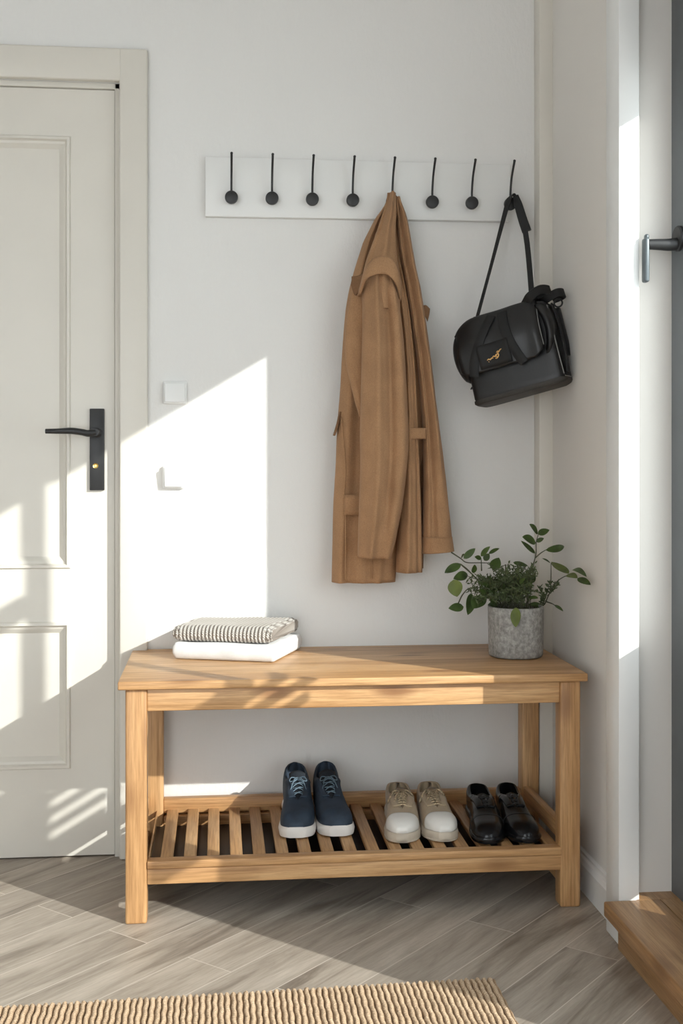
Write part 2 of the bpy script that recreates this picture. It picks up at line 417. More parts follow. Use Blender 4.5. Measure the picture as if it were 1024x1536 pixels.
# ---- grey glazed door and side light in the right wall
GX0, GX1 = .938, .992
def framed(name, y0, y1, z0, z1, sl, sr, bt, tp, mat, d0=0):
    """y0<y1; frame widths: sl at y0, sr at y1, bottom bt, top tp"""
    bm = bmesh.new()
    box(bm, (GX0+(.012 if d0 == 1 else 0), y0, z0), (GX1-(.018 if d0 == 1 else 0), y0+sl, z1), .002); box(bm, (GX0+(.012 if d0 == 2 else 0), y1-sr, z0), (GX1-(.018 if d0 == 2 else 0), y1, z1), .002)
    if d0 == 1:
        box(bm, (GX0, y0+sl, z0), (GX1, y1-sr, .128), .001); box(bm, (GX0, y0+sl, .185), (GX1, y1-sr, bt), .001); box(bm, (GX0, y0+sl, .128), (GX1, -.855, .185), 0)  # leaves a made-up low slot that lets sun onto the tread
    else: box(bm, (GX0, y0+sl, z0), (GX1, y1-sr, bt), .002)
    box(bm, (GX0, y0+sl, tp), (GX1, y1-sr, z1), .002)
    o = struct(obj(name, bm, mat, ang=35))
    p = B('pane', (.962, y0+sl, bt), (.968, y1-sr, tp), M['glass'], o, 0)
    return o
d2 = framed('door_2', -1.34, -.622, .092, 2.02, .030, .083, .66, 1.775, M['door_grey'], 1)
w1 = framed('window_1', -3.3, -1.342, .092, 2.02, .06, .008, .16, 1.775, M['door_grey'], 2)
B('glazing_bar', (GX0+.004, -3.24, 1.475), (GX1-.004, -1.354, 1.515), M['door_grey'], w1, .002)
B('sun_slot_pane', (.962, -.855, .128), (.968, -.705, .185), M['glass'], d2, 0)  # unseen pane, added for the sun streak on the step
gr = B('shadow_blade_frame', (.955, -1.312, .765), (.962, -1.305, 1.035), M['door_grey'], d2, .001)  # unseen upright, added with the blades that stripe the sunlight
for k in range(7):
    B('shadow_blade', (.955, -1.312, .772+.0395*k), (.967, -1.170, .772+.0395*k+.019), M['door_grey'], d2, .001)  # unseen blades, added to cast striped light on the panelled door
B('sun_block_panel', (.950, -1.49, .74), (.976, -1.345, 1.06), M['door_grey'], w1, .002)  # unseen opaque panel, added to keep sun off the lower panelled door
bm = bmesh.new()
lathe(bm, [(0,-.008), (.024,-.008), (.026,-.006), (.026,0), (0,0)], 32, (GX0, -.668, 1.443), 'x')
r = obj('handle_rose', bm, M['black'], d2, ang=40)
bm = bmesh.new()
tube(bm, [(GX0-.004, -.668, 1.432), (.915, -.668, 1.430), (.892, -.668, 1.430), (.868, -.668, 1.430)], [.0135, .0125, .0115, .0105], 16, 12)
obj('handle_neck', bm, M['black'], d2, ang=40)
bm = bmesh.new(); box(bm, (.860, -.679, 1.352), (.871, -.659, 1.442), .004, 3); box(bm, (.862, -.677, 1.438), (.871, -.665, 1.450), .004, 3)
r = obj('handle_grip', bm, M['greym'], d2, ang=40); r['label'] = 'grey upright grip'
bm = bmesh.new(); box(bm, (1.03, -6, -.12), (7, 3, -.02)); struct(obj('ground', bm, M['paving']))
bm = bmesh.new(); box(bm, (.90, -3.3, .0), (1.03, -.622, .092)); struct(obj('trim_3', bm, M['stepy']))

# ---- step
st = thing('wooden_step', 'low oak step in front of the grey glazed door on the right', 'step', (.85, -1.9, 0))
o = B('tread', (.78-.85, -3.3+1.9, .062), (.9-.85, -.66+1.9, .0925), M['stepy'], st, .004, 3)
B('riser', (.805-.85, -3.3+1.9, 0), (.83-.85, -.675+1.9, .062), M['stepy'], st, .0015)
bm = bmesh.new(); box(bm, (.85-.85, -.662+1.9, .062), (.938-.85, -.62+1.9, .0925)); o = obj('back_tread', bm, M['stepy'], st)
LEAVES=[((0.770,-0.199,0.815),(0.742,-0.226,0.839),0.015),((0.774,-0.184,0.814),(0.796,-0.210,0.824),0.013),((0.761,-0.214,0.794),(0.723,-0.232,0.809),0.020),((0.783,-0.137,0.791),(0.801,-0.143,0.800),0.009),((0.777,-0.151,0.763),(0.735,-0.174,0.796),0.009),((0.797,-0.172,0.773),(0.813,-0.275,0.788),0.014),((0.800,-0.204,0.744),(0.772,-0.231,0.757),0.006),((0.823,-0.277,0.724),(0.811,-0.173,0.744),0.019),((0.822,-0.268,0.721),(0.826,-0.337,0.719),0.015),((0.825,-0.300,0.735),(0.824,-0.412,0.729),0.013),((0.828,-0.332,0.719),(0.830,-0.422,0.712),0.013),((0.814,-0.192,0.641),(0.818,-0.250,0.632),0.007),((0.724,-0.141,0.741),(0.754,-0.168,0.734),0.009),((0.757,-0.165,0.725),(0.775,-0.175,0.726),0.005),((0.755,-0.174,0.695),(0.764,-0.199,0.715),0.015),((0.791,-0.177,0.634),(0.744,-0.205,0.643),0.013),((0.601,-0.136,0.751),(0.629,-0.140,0.776),0.013),((0.636,-0.171,0.759),(0.654,-0.192,0.784),0.011),((0.645,-0.138,0.751),(0.625,-0.151,0.756),0.009),((0.651,-0.141,0.746),(0.663,-0.145,0.763),0.013),((0.655,-0.174,0.766),(0.677,-0.192,0.779),0.009),((0.666,-0.166,0.726),(0.678,-0.183,0.756),0.021),((0.579,-0.205,0.744),(0.536,-0.226,0.724),0.017),((0.608,-0.147,0.714),(0.567,-0.176,0.705),0.018),((0.560,-0.216,0.707),(0.566,-0.227,0.667),0.028),((0.613,-0.195,0.720),(0.612,-0.209,0.742),0.011),((0.592,-0.178,0.637),(0.551,-0.197,0.636),0.017),((0.622,-0.130,0.664),(0.607,-0.154,0.614),0.021),((0.639,-0.183,0.664),(0.609,-0.207,0.636),0.028),((0.589,-0.163,0.754),(0.592,-0.185,0.766),0.006),((0.698,-0.270,0.645),(0.694,-0.283,0.600),0.019)]
STEMS=[[(0.753,-0.170,0.644),(0.750,-0.170,0.685),(0.772,-0.170,0.756),(0.774,-0.170,0.791),(0.780,-0.170,0.813)],[(0.772,-0.170,0.754),(0.785,-0.170,0.765),(0.798,-0.170,0.773)],[(0.772,-0.170,0.633),(0.793,-0.170,0.638),(0.803,-0.170,0.658),(0.812,-0.176,0.679),(0.815,-0.201,0.697),(0.822,-0.268,0.719),(0.828,-0.328,0.719)],[(0.810,-0.170,0.676),(0.811,-0.170,0.699),(0.811,-0.171,0.741)],[(0.800,-0.170,0.646),(0.812,-0.176,0.642),(0.814,-0.195,0.640)],[(0.563,-0.170,0.769),(0.586,-0.170,0.754),(0.601,-0.170,0.744),(0.634,-0.170,0.743),(0.657,-0.170,0.742)],[(0.586,-0.170,0.740),(0.603,-0.170,0.727),(0.623,-0.170,0.706),(0.650,-0.170,0.681),(0.677,-0.170,0.643)],[(0.580,-0.170,0.644),(0.592,-0.170,0.667),(0.611,-0.170,0.682),(0.650,-0.170,0.681)],[(0.638,-0.170,0.723),(0.637,-0.170,0.752)],[(0.665,-0.170,0.725),(0.681,-0.170,0.729),(0.698,-0.170,0.738)],[(0.588,-0.170,0.756),(0.596,-0.170,0.765)]]
# ------------------------------------------------------------------ bench
ZT = .520
be = thing('bench', 'oak hallway bench with a slatted shoe shelf, standing against the white back wall', 'bench', (.30, -.23, 0))
OX, OY = .30, -.23
def bb(name, a, b, mat, bev=.003): return B(name, (a[0]-OX, a[1]-OY, a[2]), (b[0]-OX, b[1]-OY, b[2]), M[mat], be, bev, 3)
bb('tabletop', (-.212, -.457, ZT-.018), (.813, -.003, ZT), 'woodx', .003)
Z0 = ZT-.018
bb('leg', (-.197, -.445, 0), (-.151, -.400, Z0), 'woodz', .005)
bb('leg', (.754, -.445, 0), (.800, -.400, Z0), 'woodz', .005)
bb('leg', (-.180, -.060, 0), (-.134, -.014, Z0), 'woodz', .004)
bb('leg', (.768, -.060, 0), (.812, -.014, Z0), 'woodz', .004)
bb('apron', (-.151, -.438, .453), (.754, -.418, Z0), 'woodx', .002)
bb('apron', (-.134, -.040, .453), (.768, -.022, Z0), 'woodx', .002)
bb('apron', (-.190, -.400, .453), (-.172, -.060, Z0), 'woody', .002)
bb('apron', (.775, -.400, .453), (.793, -.060, Z0), 'woody', .002)
bb('shelf_rail', (-.151, -.447, .117), (.757, -.418, .134), 'woodx', .0025)
bb('shelf_rail', (-.151, -.443, .083), (.757, -.421, .1165), 'woodx', .0025)
bb('shelf_rail', (-.134, -.050, .120), (.768, -.024, .156), 'woodx', .0025)
bb('shelf_rail', (-.134, -.056, .083), (.768, -.030, .116), 'woodx', .0025)
for x in (-.188, .770):
    bb('side_rail', (x, -.400, .128), (x+.020, -.060, .166), 'woody', .004)
    bb('side_rail', (x, -.400, .030), (x+.020, -.060, .083), 'woody', .003)
for k in range(-1, 18):
    x = -.1245+.0503*k
    bb('slat', (max(x, -.151), -.4185, .118), (x+.027, -.049, .1305), 'slat', .002)
bb('gap_shade_panel', (-.151, -.4175, .086), (.757, -.057, .092), 'under', .001)  # dark sheet added below the slats so their gaps look shaded
SZ = .1307   # top of slats

# ------------------------------------------------------------------ coat rack
rk = thing('coat_rack', 'white wall-mounted coat board with eight black hooks', 'coat rack', (.3575, 0, 1.68))
o = B('board', (-.3895, -.020, 1.604-1.68), (.3895, 0, 1.7535-1.68), M['rackp'], rk, .0018)
for v in o.data.vertices:
    if v.co.z < 0 and v.co.x > 0: v.co.z += .004
HX = [.033, .134, .235, .337, .438, .540, .642, .742]
def knob_bm():
    bm = bmesh.new()
    lathe(bm, [(0, -.020), (.006, -.020), (.006, -.034), (.0145, -.035), (.0162, -.037), (.0162, -.046), (.0150, -.048), (.0125, -.049), (0, -.049)], 28, (0,0,0), 'y')
    return bm
def hook_bm():
    bm = bmesh.new()
    tube(bm, [(0, -.041, .013), (0, -.0415, .03), (0, -.055, .065), (0, -.083, .098)], [.0028, .0028, .0028, .0030], 10, 16)
    bmesh.ops.create_icosphere(bm, subdivisions=2, radius=.0036, matrix=Matrix.Translation((0, -.083, .099)))
    return bm
h0 = obj('hook', hook_bm(), M['black'], rk, ang=35); h0.location = (HX[0]-.3575, 0, 1.648-1.68)
k0 = obj('knob', knob_bm(), M['black'], h0, ang=35)
for x in HX[1:]:
    c = h0.copy(); COL.objects.link(c); c.parent = rk; c.location = (x-.3575, 0, 1.648-1.68)
    kk = k0.copy(); COL.objects.link(kk); kk.parent = c

# ------------------------------------------------------------------ overcoat
CX, CZ = .43, .69
coat = thing('overcoat', 'camel brown wool overcoat hanging from the fifth hook', 'coat', (CX, -.05, 1.64))
def interp(rows, n):
    """rows (z, xl, xr, yc, depth) -> n smooth rows"""
    k = len(rows[0]); P = rows; m = len(P)-1; out = []
    zs = [r[0] for r in P]
    for i in range(n+1):
        z = zs[0] + (zs[-1]-zs[0])*i/n
        j = 0
        while j < m-1 and z < zs[j+1]: j += 1
        t = (z-zs[j])/(zs[j+1]-zs[j])
        a = P[max(j-1, 0)]; b = P[j]; c = P[j+1]; d = P[min(j+2, m)]
        row = [z]
        for q in range(1, k):
            row.append(.5*(2*b[q] + (c[q]-a[q])*t + (2*a[q]-5*b[q]+4*c[q]-d[q])*t*t + (3*b[q]-a[q]-3*c[q]+d[q])*t**3))
        out.append(row)
    return out
def cloth(name, rows, folds=(), back=.35, n=80, ns=72, mat='coat', th=.004, hem=None, wr=.0012, label=None, sq=.75, closed=True, seed=1, hemtilt=0.):
    rng = random.Random(seed)
    R = interp(rows, n); G = []
    ph = [rng.uniform(0, 6.28) for _ in range(6)]
    for i, (z, xl, xr, yc, dp) in enumerate(R):
        xm = (xl+xr)/2; hw = max((xr-xl)/2, .002); row = []
        v = i/n
        for j in range(ns if closed else ns+1):
            a = (2*PI*j/ns) if closed else PI*j/ns
            ca, sa = math.cos(a), math.sin(a)
            x = xm - hw*math.copysign(abs(ca)**.9, ca)
            s = (x-xl)/(2*hw)
            if sa >= 0:
                y = yc - dp*sa**sq
                for (s0, w0, amp, v0, v1) in folds:
                    f = max(0, min(1, (v-v0)/.12))*max(0, min(1, (v1-v)/.12)) if v0 > 0 or v1 < 1 else 1
                    sc = s0[0]+(s0[1]-s0[0])*v if isinstance(s0, tuple) else s0
                    y -= amp*f*math.exp(-((s-sc)/w0)**2)*min(1, sa*3)
                y -= wr*(math.sin(s*9+z*21+ph[0])*math.sin(z*37+ph[1]+s*4) + .6*math.sin(z*70+s*15+ph[2]))*min(1, sa*2)
            else:
                y = yc + dp*back*(-sa)**sq
            row.append((x-CX, min(y, -.004)+.05, z - 1.64 + hemtilt*(s-.5)*(v**6)))
        G.append(row)
    bm = bmesh.new(); grid(bm, G, close_v=closed)
    o = obj(name, bm, M[mat], coat, smooth=True)
    # normals outward
    solidify(o, th, -1)
    if label: o['label'] = label
    return o
cloth('body', [(1.645,.421,.443,-.052,.010), (1.60,.392,.455,-.05,.022), (1.541,.362,.468,-.052,.030), (1.441,.332,.480,-.055,.036), (1.374,.318,.490,-.055,.038),
    (1.267,.309,.505,-.055,.04), (1.176,.304,.512,-.055,.04), (1.076,.296,.515,-.055,.042), (.977,.292,.51,-.056,.044), (.878,.286,.49,-.057,.046), (.78,.284,.455,-.057,.046), (.689,.282,.442,-.057,.046)],
    folds=((.10,.05,.012,0,1), (.24,.05,-.010,0,1), (.45,.05,.008,0,1), (.7,.06,.012,0,1)), seed=3, label='back and left front of the coat')
cloth('back_panel', [(1.45,.445,.480,-.05,.012), (1.24,.448,.506,-.052,.022), (1.0,.446,.516,-.054,.026), (.85,.444,.515,-.056,.028), (.722,.440,.513,-.058,.030)], seed=21, mat='coat_shade', label='shaded inner back panel')
cloth('front_panel', [(1.60,.408,.432,-.075,.010), (1.55,.408,.440,-.078,.018), (1.473,.425,.452,-.085,.022), (1.374,.440,.470,-.092,.026), (1.242,.450,.484,-.096,.030), (1.076,.452,.492,-.098,.032),
    (.878,.445,.500,-.098,.036), (.716,.438,.503,-.098,.040)], folds=((.35,.14,.010,0,1), (.8,.08,-.009,0,1)), seed=5)
cloth('right_sleeve', [(1.652,.442,.452,-.072,.008), (1.60,.444,.468,-.080,.018), (1.523,.449,.480,-.085,.028), (1.473,.456,.489,-.086,.030), (1.424,.466,.500,-.088,.033), (1.341,.478,.513,-.09,.034), (1.242,.492,.526,-.092,.036),
    (1.11,.504,.541,-.095,.040), (.977,.508,.558,-.097,.042), (.885,.507,.568,-.098,.043), (.805,.505,.576,-.1,.044), (.768,.505,.580,-.1,.045)], folds=((.28,.12,-.014,0,1), (.68,.14,.010,0,.85), (.2,.1,.006,.75,1)), back=.7, seed=7, hemtilt=.006)
cloth('right_cuff', [(.803,.5035,.5775,-.1,.0465), (.785,.503,.580,-.1,.0475), (.765,.502,.5825,-.1,.0485)], back=.75, n=10, th=.004, wr=.0004, hemtilt=.006)
cloth('shoulder', [(1.662,.423,.442,-.070,.010), (1.61,.407,.440,-.092,.018), (1.55,.386,.436,-.105,.024), (1.47,.358,.440,-.115,.036), (1.41,.350,.443,-.12,.040), (1.36,.352,.445,-.12,.040)], folds=((.50,.15,.014,0,1), (.15,.1,-.008,0,1)), seed=11)
cloth('lapel', [(1.44,.334,.375,-.095,.012), (1.37,.319,.38,-.098,.018), (1.30,.311,.375,-.10,.022), (1.24,.312,.37,-.102,.022), (1.18,.324,.365,-.104,.02), (1.13,.336,.36,-.106,.016), (1.10,.345,.352,-.108,.010)], seed=13, n=40)
cloth('left_sleeve', [(1.455,.362,.425,-.12,.030), (1.40,.352,.437,-.13,.042), (1.303,.350,.449,-.134,.050), (1.238,.348,.454,-.136,.052), (1.107,.345,.460,-.138,.054), (1.042,.344,.462,-.138,.055),
    (.977,.345,.458,-.137,.055), (.879,.342,.447,-.134,.052), (.80,.340,.432,-.130,.048), (.755,.339,.421,-.128,.045)], folds=((.3,.11,.020,0,1), (.60,.07,-.017,0,.9), (.85,.1,.010,0,1), (.75,.1,.008,.72,.98)), back=.7, seed=17, hemtilt=-.004)
# storm band across the upper arm
def arcband(name, top, bot, yf, mat='coat', th=.006, n=40):
    T = catmull([(x, 0, z) for x, z in top], n); Bq = catmull([(x, 0, z) for x, z in bot], n); G = []
    for k in range(9):
        f = k/8; row = []
        for i in range(n+1):
            p = T[i].lerp(Bq[i], f); s = i/n
            y = yf(s) - .004*math.sin(PI*f) - .004*f
            row.append((p.x-CX, y+.05, p.z-1.64))
        G.append(row)
    bm = bmesh.new(); grid(bm, G); o = obj(name, bm, M[mat], coat, smooth=True); solidify(o, th, 0); return o
arcband('shoulder_band', [(.345,1.412), (.354,1.452), (.378,1.479), (.414,1.477), (.434,1.440), (.444,1.398)], [(.341,1.393), (.352,1.424), (.371,1.436), (.402,1.438), (.427,1.416), (.442,1.381)],
        lambda s: -.125-.062*math.sin(PI*min(1, max(0, s)))**.6)
arcband('collar_tab', [(.328,1.445), (.345,1.447), (.362,1.455)], [(.326,1.425), (.336,1.398), (.352,1.425)], lambda s: -.10-.02*s, 'coat_shade', .004, 12)
arcband('sleeve_tab', [(.497,1.372), (.512,1.378), (.524,1.370)], [(.497,1.355), (.510,1.352), (.518,1.338)], lambda s: -.10+.01*s, 'coat_shade', .004, 12)
def patch(name, x0, x1, z0, z1, y, mat='coat', th=.005, wave=.0, slope=0., rows=(1,)):
    G = []
    for i in range(13):
        s = i/12; x = x0+(x1-x0)*s
        G.append([(x-CX, y+wave*math.sin(s*PI)*-1+.05+slope*s, z0+(z1-z0)*k/4-1.64) for k in range(5)])
    bm = bmesh.new(); grid(bm, G); o = obj(name, bm, M[mat], coat, smooth=True); solidify(o, th, 0); return o
patch('pocket_flap', .309, .352, .858, .908, -.1065, th=.004, slope=-.001)
patch('belt_strap', .455, .507, 1.045, 1.072, -.1275, th=.006, wave=.008)
bm = bmesh.new(); ribbon(bm, [(.302-CX, -.015, 1.112-1.64), (.296-CX, -.02, 1.085-1.64), (.287-CX, -.022, 1.055-1.64)], (0, 1, 0), .02, .0025, 8)
obj('belt_end', bm, M['coat_shade'], coat, ang=40)
# seam ridges on the left front
bm = bmesh.new()
for P in ([(.312,-.1035,.900),(.312,-.105,.80),(.312,-.1045,.70)], [(.302,-.098,1.10),(.312,-.101,.98),(.308,-.1025,.90)], [(.378,-.1045,.745),(.378,-.1045,.70)]):
    tube(bm, [(x-CX, y+.05, z-1.64) for x, y, z in P], .0016, 6, 16)
obj('seam', bm, M['coat'], coat, smooth=True)

# ------------------------------------------------------------------ shoulder bag
bag = thing('shoulder_bag', 'black leather satchel with a gold mark hanging by its strap from the last hook', 'bag', (.725, -.155, 1.256))
RB = Matrix.Rotation(math.radians(-30), 4, 'Z') @ Matrix.Rotation(math.radians(-14), 4, 'Y')
def bobj(name, bm, mat, ang=None, smooth=True, world=False, parent=None):
    if not world: bm.transform(RB)
    o = obj(name, bm, M[mat], parent or bag, smooth=smooth, ang=ang); return o
BW, BD, BH = .118, .054, .098
def sect(z):
    t = (z+BH)/(2*BH)
    d = BD*(1-.38*max(0, t-.35)/.65) ; wv = BW*(1-.04*t)
    return wv, d
bm = bmesh.new(); G = []
for i in range(25):
    z = -BH+2*BH*i/24; wv, d = sect(z)
    e = 1
    if i == 0: e = .955
    if i == 24: e = .90
    row = []
    for j in range(72):
        a = 2*PI*j/72; ca, sa = math.cos(a), math.sin(a)
        x = wv*e*math.copysign(abs(ca)**.22, ca); y = d*e*math.copysign(abs(sa)**.3, sa)
        y += .003*math.sin(x*30+z*20)*(1 if sa > 0 else .8)
        zz = z + (.006*(1-(x/BW)**2) if i == 24 else (-.004*(1-(y/BD)**2) if i == 0 else 0))
        zz -= .036*(max(0, -x-.065)/.053)**2*max(0, z/BH)**3
        row.append((x, y, zz))
    G.append(row)
grid(bm, G, close_v=True, cap0=True, cap1=True); bobj('body', bm, 'bag', ang=60)
# base panel
bm = bmesh.new(); G = []
for k, (e, z) in enumerate(((1.012, -BH+.004), (1.018, -BH-.003), (.97, -BH-.008), (.5, -BH-.009), (.02, -BH-.009))):
    G.append([(BW*e*math.copysign(abs(math.cos(2*PI*j/64))**.25, math.cos(2*PI*j/64)), BD*e*math.copysign(abs(math.sin(2*PI*j/64))**.32, math.sin(2*PI*j/64)), z) for j in range(64)])
grid(bm, G, close_v=True, cap1=True); bobj('base_panel', bm, 'bagb', ang=50)
# flap
def flap_pt(s, t):
    """s -1..1 across, t 0..1 from the back over the top to the front hem"""
    x = -.126 + (s+1)/2*.214
    if t < .3:
        u = t/.3; y = .034 - .080*u; z = BH+.006+.006*math.sin(PI*u)
    else:
        u = (t-.3)/.7; y = -.046-.024*math.sin(min(1, u*1.6)*PI/2) ; z = BH+.006-.138*u
        y -= .006*math.sin(u*PI)
    edge = max(0, abs(s)-.86)/.14
    z -= .030*(max(0, -s-.5)/.5)**2*(1 if t < .5 else max(0, 1-(t-.5)/.5))
    y += .012*edge**2*(1 if t > .3 else .3)
    return Vector((x, y + .0022*math.sin(s*8+t*3), z))
bm = bmesh.new(); G = []
for i in range(41):
    s = -1+2*i/40; row = []
    cut = 1 - .10*max(0, (abs(s)-.72)/.28)**2.2
    for k in range(41):
        p = flap_pt(s, k/40*cut); row.append(p)
    G.append(row)
grid(bm, G); fl = bobj('flap', bm, 'bag'); solidify(fl, .005, 0)
# bulging left gusset pocket
bm = bmesh.new(); G = []
for i in range(21):
    v = i/20; z = .075-.135*v
    r = math.sin(PI*min(1, v*1.05+.06))**.5 if v < .97 else .2
    cx_ = -.118-.002; row = []
    for j in range(24):
        a = 2*PI*j/24
        row.append((cx_+.024*r*math.cos(a), -.024+.044*r*math.sin(a), z))
    G.append(row)
grid(bm, G, close_v=True, cap0=True, cap1=True); bobj('side_pocket', bm, 'bag', ang=70)
# right gusset fold
bm = bmesh.new(); G = []
for i in range(17):
    v = i/16; z = .090-.12*v
    x = .092+.020*math.sin(PI*v)**.7
    G.append([(x-.012, -.046-.010*math.sin(PI*v), z), (x, -.052-.010*math.sin(PI*v), z), (x+.010*(1-v), -.044, z), (x+.012*(1-v), -.02, z)])
grid(bm, G); o = bobj('gusset', bm, 'bag'); solidify(o, .003, 0)
# webbing straps on the flap
def on_flap(x, z, off=.006):
    s = (x+.126)/.214*2-1; u = (BH+.006-z)/.138; t = .3+.7*u
    p = flap_pt(s, t); p.y -= off; return p
for P in ([(-.022,.096), (-.045,.06), (-.068,.02), (-.085,-.012), (-.092,-.040)], [(.006,.096), (.008,.06), (.015,.02), (.024,-.012), (.034,-.040)]):
    bm = bmesh.new(); ribbon(bm, [on_flap(x, z) for x, z in P], (1,0,0), .023, .0016, 20); bobj('webbing_strap', bm, 'bagd', ang=40)
# pocket patch and gold mark
bm = bmesh.new(); G = []
for i in range(11):
    x = -.070+.080*i/10; G.append([on_flap(x, .028-.058*k/6, .0085) for k in range(7)])
grid(bm, G); o = bobj('badge_patch', bm, 'bagd', smooth=True); solidify(o, .0022, 0)
bm = bmesh.new()
marks = [[(-.050,-.016), (-.046,-.0135), (-.042,-.0155), (-.038,-.013), (-.034,-.0145)], [(-.036,-.012), (-.032,-.010), (-.028,-.0115), (-.024,-.0075), (-.021,-.0085)],
         [(-.030,-.0155), (-.0255,-.0165), (-.021,-.0135), (-.019,-.009), (-.0205,-.005), (-.0165,-.003), (-.013,.0005), (-.0085,.0015)],
         [(-.027,-.007), (-.0245,-.0135), (-.0215,-.0155)], [(-.0235,-.0035), (-.019,-.001), (-.0155,-.0025)], [(-.0475,-.019), (-.046,-.0205)]]
for q in marks: tube(bm, [on_flap(x, z+.004, .0105) for x, z in q], [.0009]+[.0016]*(len(q)-2)+[.0008], 6, 14)
o = bobj('gold_mark', bm, 'gold'); o['label'] = 'small gold scribble-like mark'
# carry handles
bm = bmesh.new()
ribbon(bm, [(.060,-.036,.100), (.082,-.056,.112), (.108,-.050,.122), (.124,-.020,.120), (.112,.004,.124), (.086,.006,.120), (.062,-.004,.106)], [(0,-.5,1)]*7, .022, .0022, 40); bobj('carry_handle', bm, 'bagd', ang=40)
bm = bmesh.new()
ribbon(bm, [(.088,.010,.102), (.112,-.012,.104), (.138,-.014,.110), (.150,.004,.108), (.140,.022,.106), (.116,.026,.104)], [(0,-.5,1)]*6, .020, .0022, 36); bobj('carry_handle', bm, 'bagd', ang=40)
bm = bmesh.new()
ribbon(bm, [(-.086,.005,.088), (-.088,.002,.104), (-.078,0,.114), (-.066,.002,.108), (-.068,.004,.098)], (0,1,0), .012, .002, 24); bobj('carry_handle', bm, 'bagd', ang=40)
# piping
bm = bmesh.new()
def corner(z): wv, d = sect(z); return (wv*.985, -d*.93, z)
tube(bm, [corner(z) for z in (-.088, -.05, -.01, .03, .06, .085)], .0014, 6, 20); tube(bm, [flap_pt(1, t)+Vector((.001, -.003, 0)) for t in (.36, .5, .65, .8, .88)], .0012, 6, 20)
tube(bm, [(BW*1.0, -BD*.93, -BH+.004), (BW*1.02, -BD*.5, -BH+.004), (BW*1.02, 0, -BH+.004), (BW*1.02, BD*.6, -BH+.004)], .0012, 6, 16)
bobj('piping', bm, 'bagg')
# right end: webbing, mesh pocket, ring
bm = bmesh.new(); ribbon(bm, [(.1175,.0,.09), (.123,-.004,.05), (.1245,-.010,.0), (.124,-.02,-.05), (.122,-.03,-.088)], (0,1,0), .020, .0018, 20); bobj('webbing_strap', bm, 'bagd', ang=40)
bm = bmesh.new(); G = []
for i in range(9):
    z = .08-.12*i/8; G.append([(.117+.010*math.sin(PI*k/8)**.6, .012+.036*k/8, z) for k in range(9)])
grid(bm, G); o = bobj('end_pocket', bm, 'bag'); solidify(o, .003, 0)
bm = bmesh.new(); tube(bm, [(.128+.010*math.cos(a), .022, .092+.010*math.sin(a)) for a in [2*PI*k/20 for k in range(21)]], .0022, 8); bobj('ring', bm, 'black')
# shoulder strap (world space, relative to the bag's origin)
O = Vector((.725, -.155, 1.256))
Lp = RB @ Vector((-.078, .0, BH+.004)); Rp = RB @ Vector((.072, -.004, BH+.010))
w2 = lambda *p: Vector(p)-O
hx, hy, hz = .7485, -.055, 1.668
bm = bmesh.new(); ribbon(bm, [Lp, Lp.lerp(w2(.728, -.06, 1.635), .5), w2(.727, -.058, 1.632), w2(.738, -.056, 1.662), w2(.7475, -.056, 1.668), w2(.754, -.056, 1.655)],
       [(.45,-.5,0), (.6,-.8,0), (.8,-.5,0), (.3,-1,0), (0,-1,0), (0,-1,0)], [.010,.010,.013,.020,.022,.024], .0014, 50); bobj('shoulder_strap', bm, 'bagd', ang=40, world=True)
bm = bmesh.new(); ribbon(bm, [w2(.750, -.062, 1.664), w2(.757, -.064, 1.640), w2(.768, -.068, 1.60), w2(.776, -.074, 1.572)], [(.5,-.8,0), (.9,-.6,0), (.95,-.4,0), (.95,-.3,0)], [.016,.021,.023,.024], .003, 24)
sp = bobj('shoulder_pad', bm, 'bagd', ang=40, world=True)
bm = bmesh.new(); ribbon(bm, [w2(.771, -.072, 1.582), w2(.775, -.085, 1.53), Rp.lerp(w2(.775,-.08,1.58), .3), Rp], [(.9,-.4,0)]*4, .0135, .0016, 30); bobj('shoulder_strap', bm, 'bagd', ang=40, world=True)

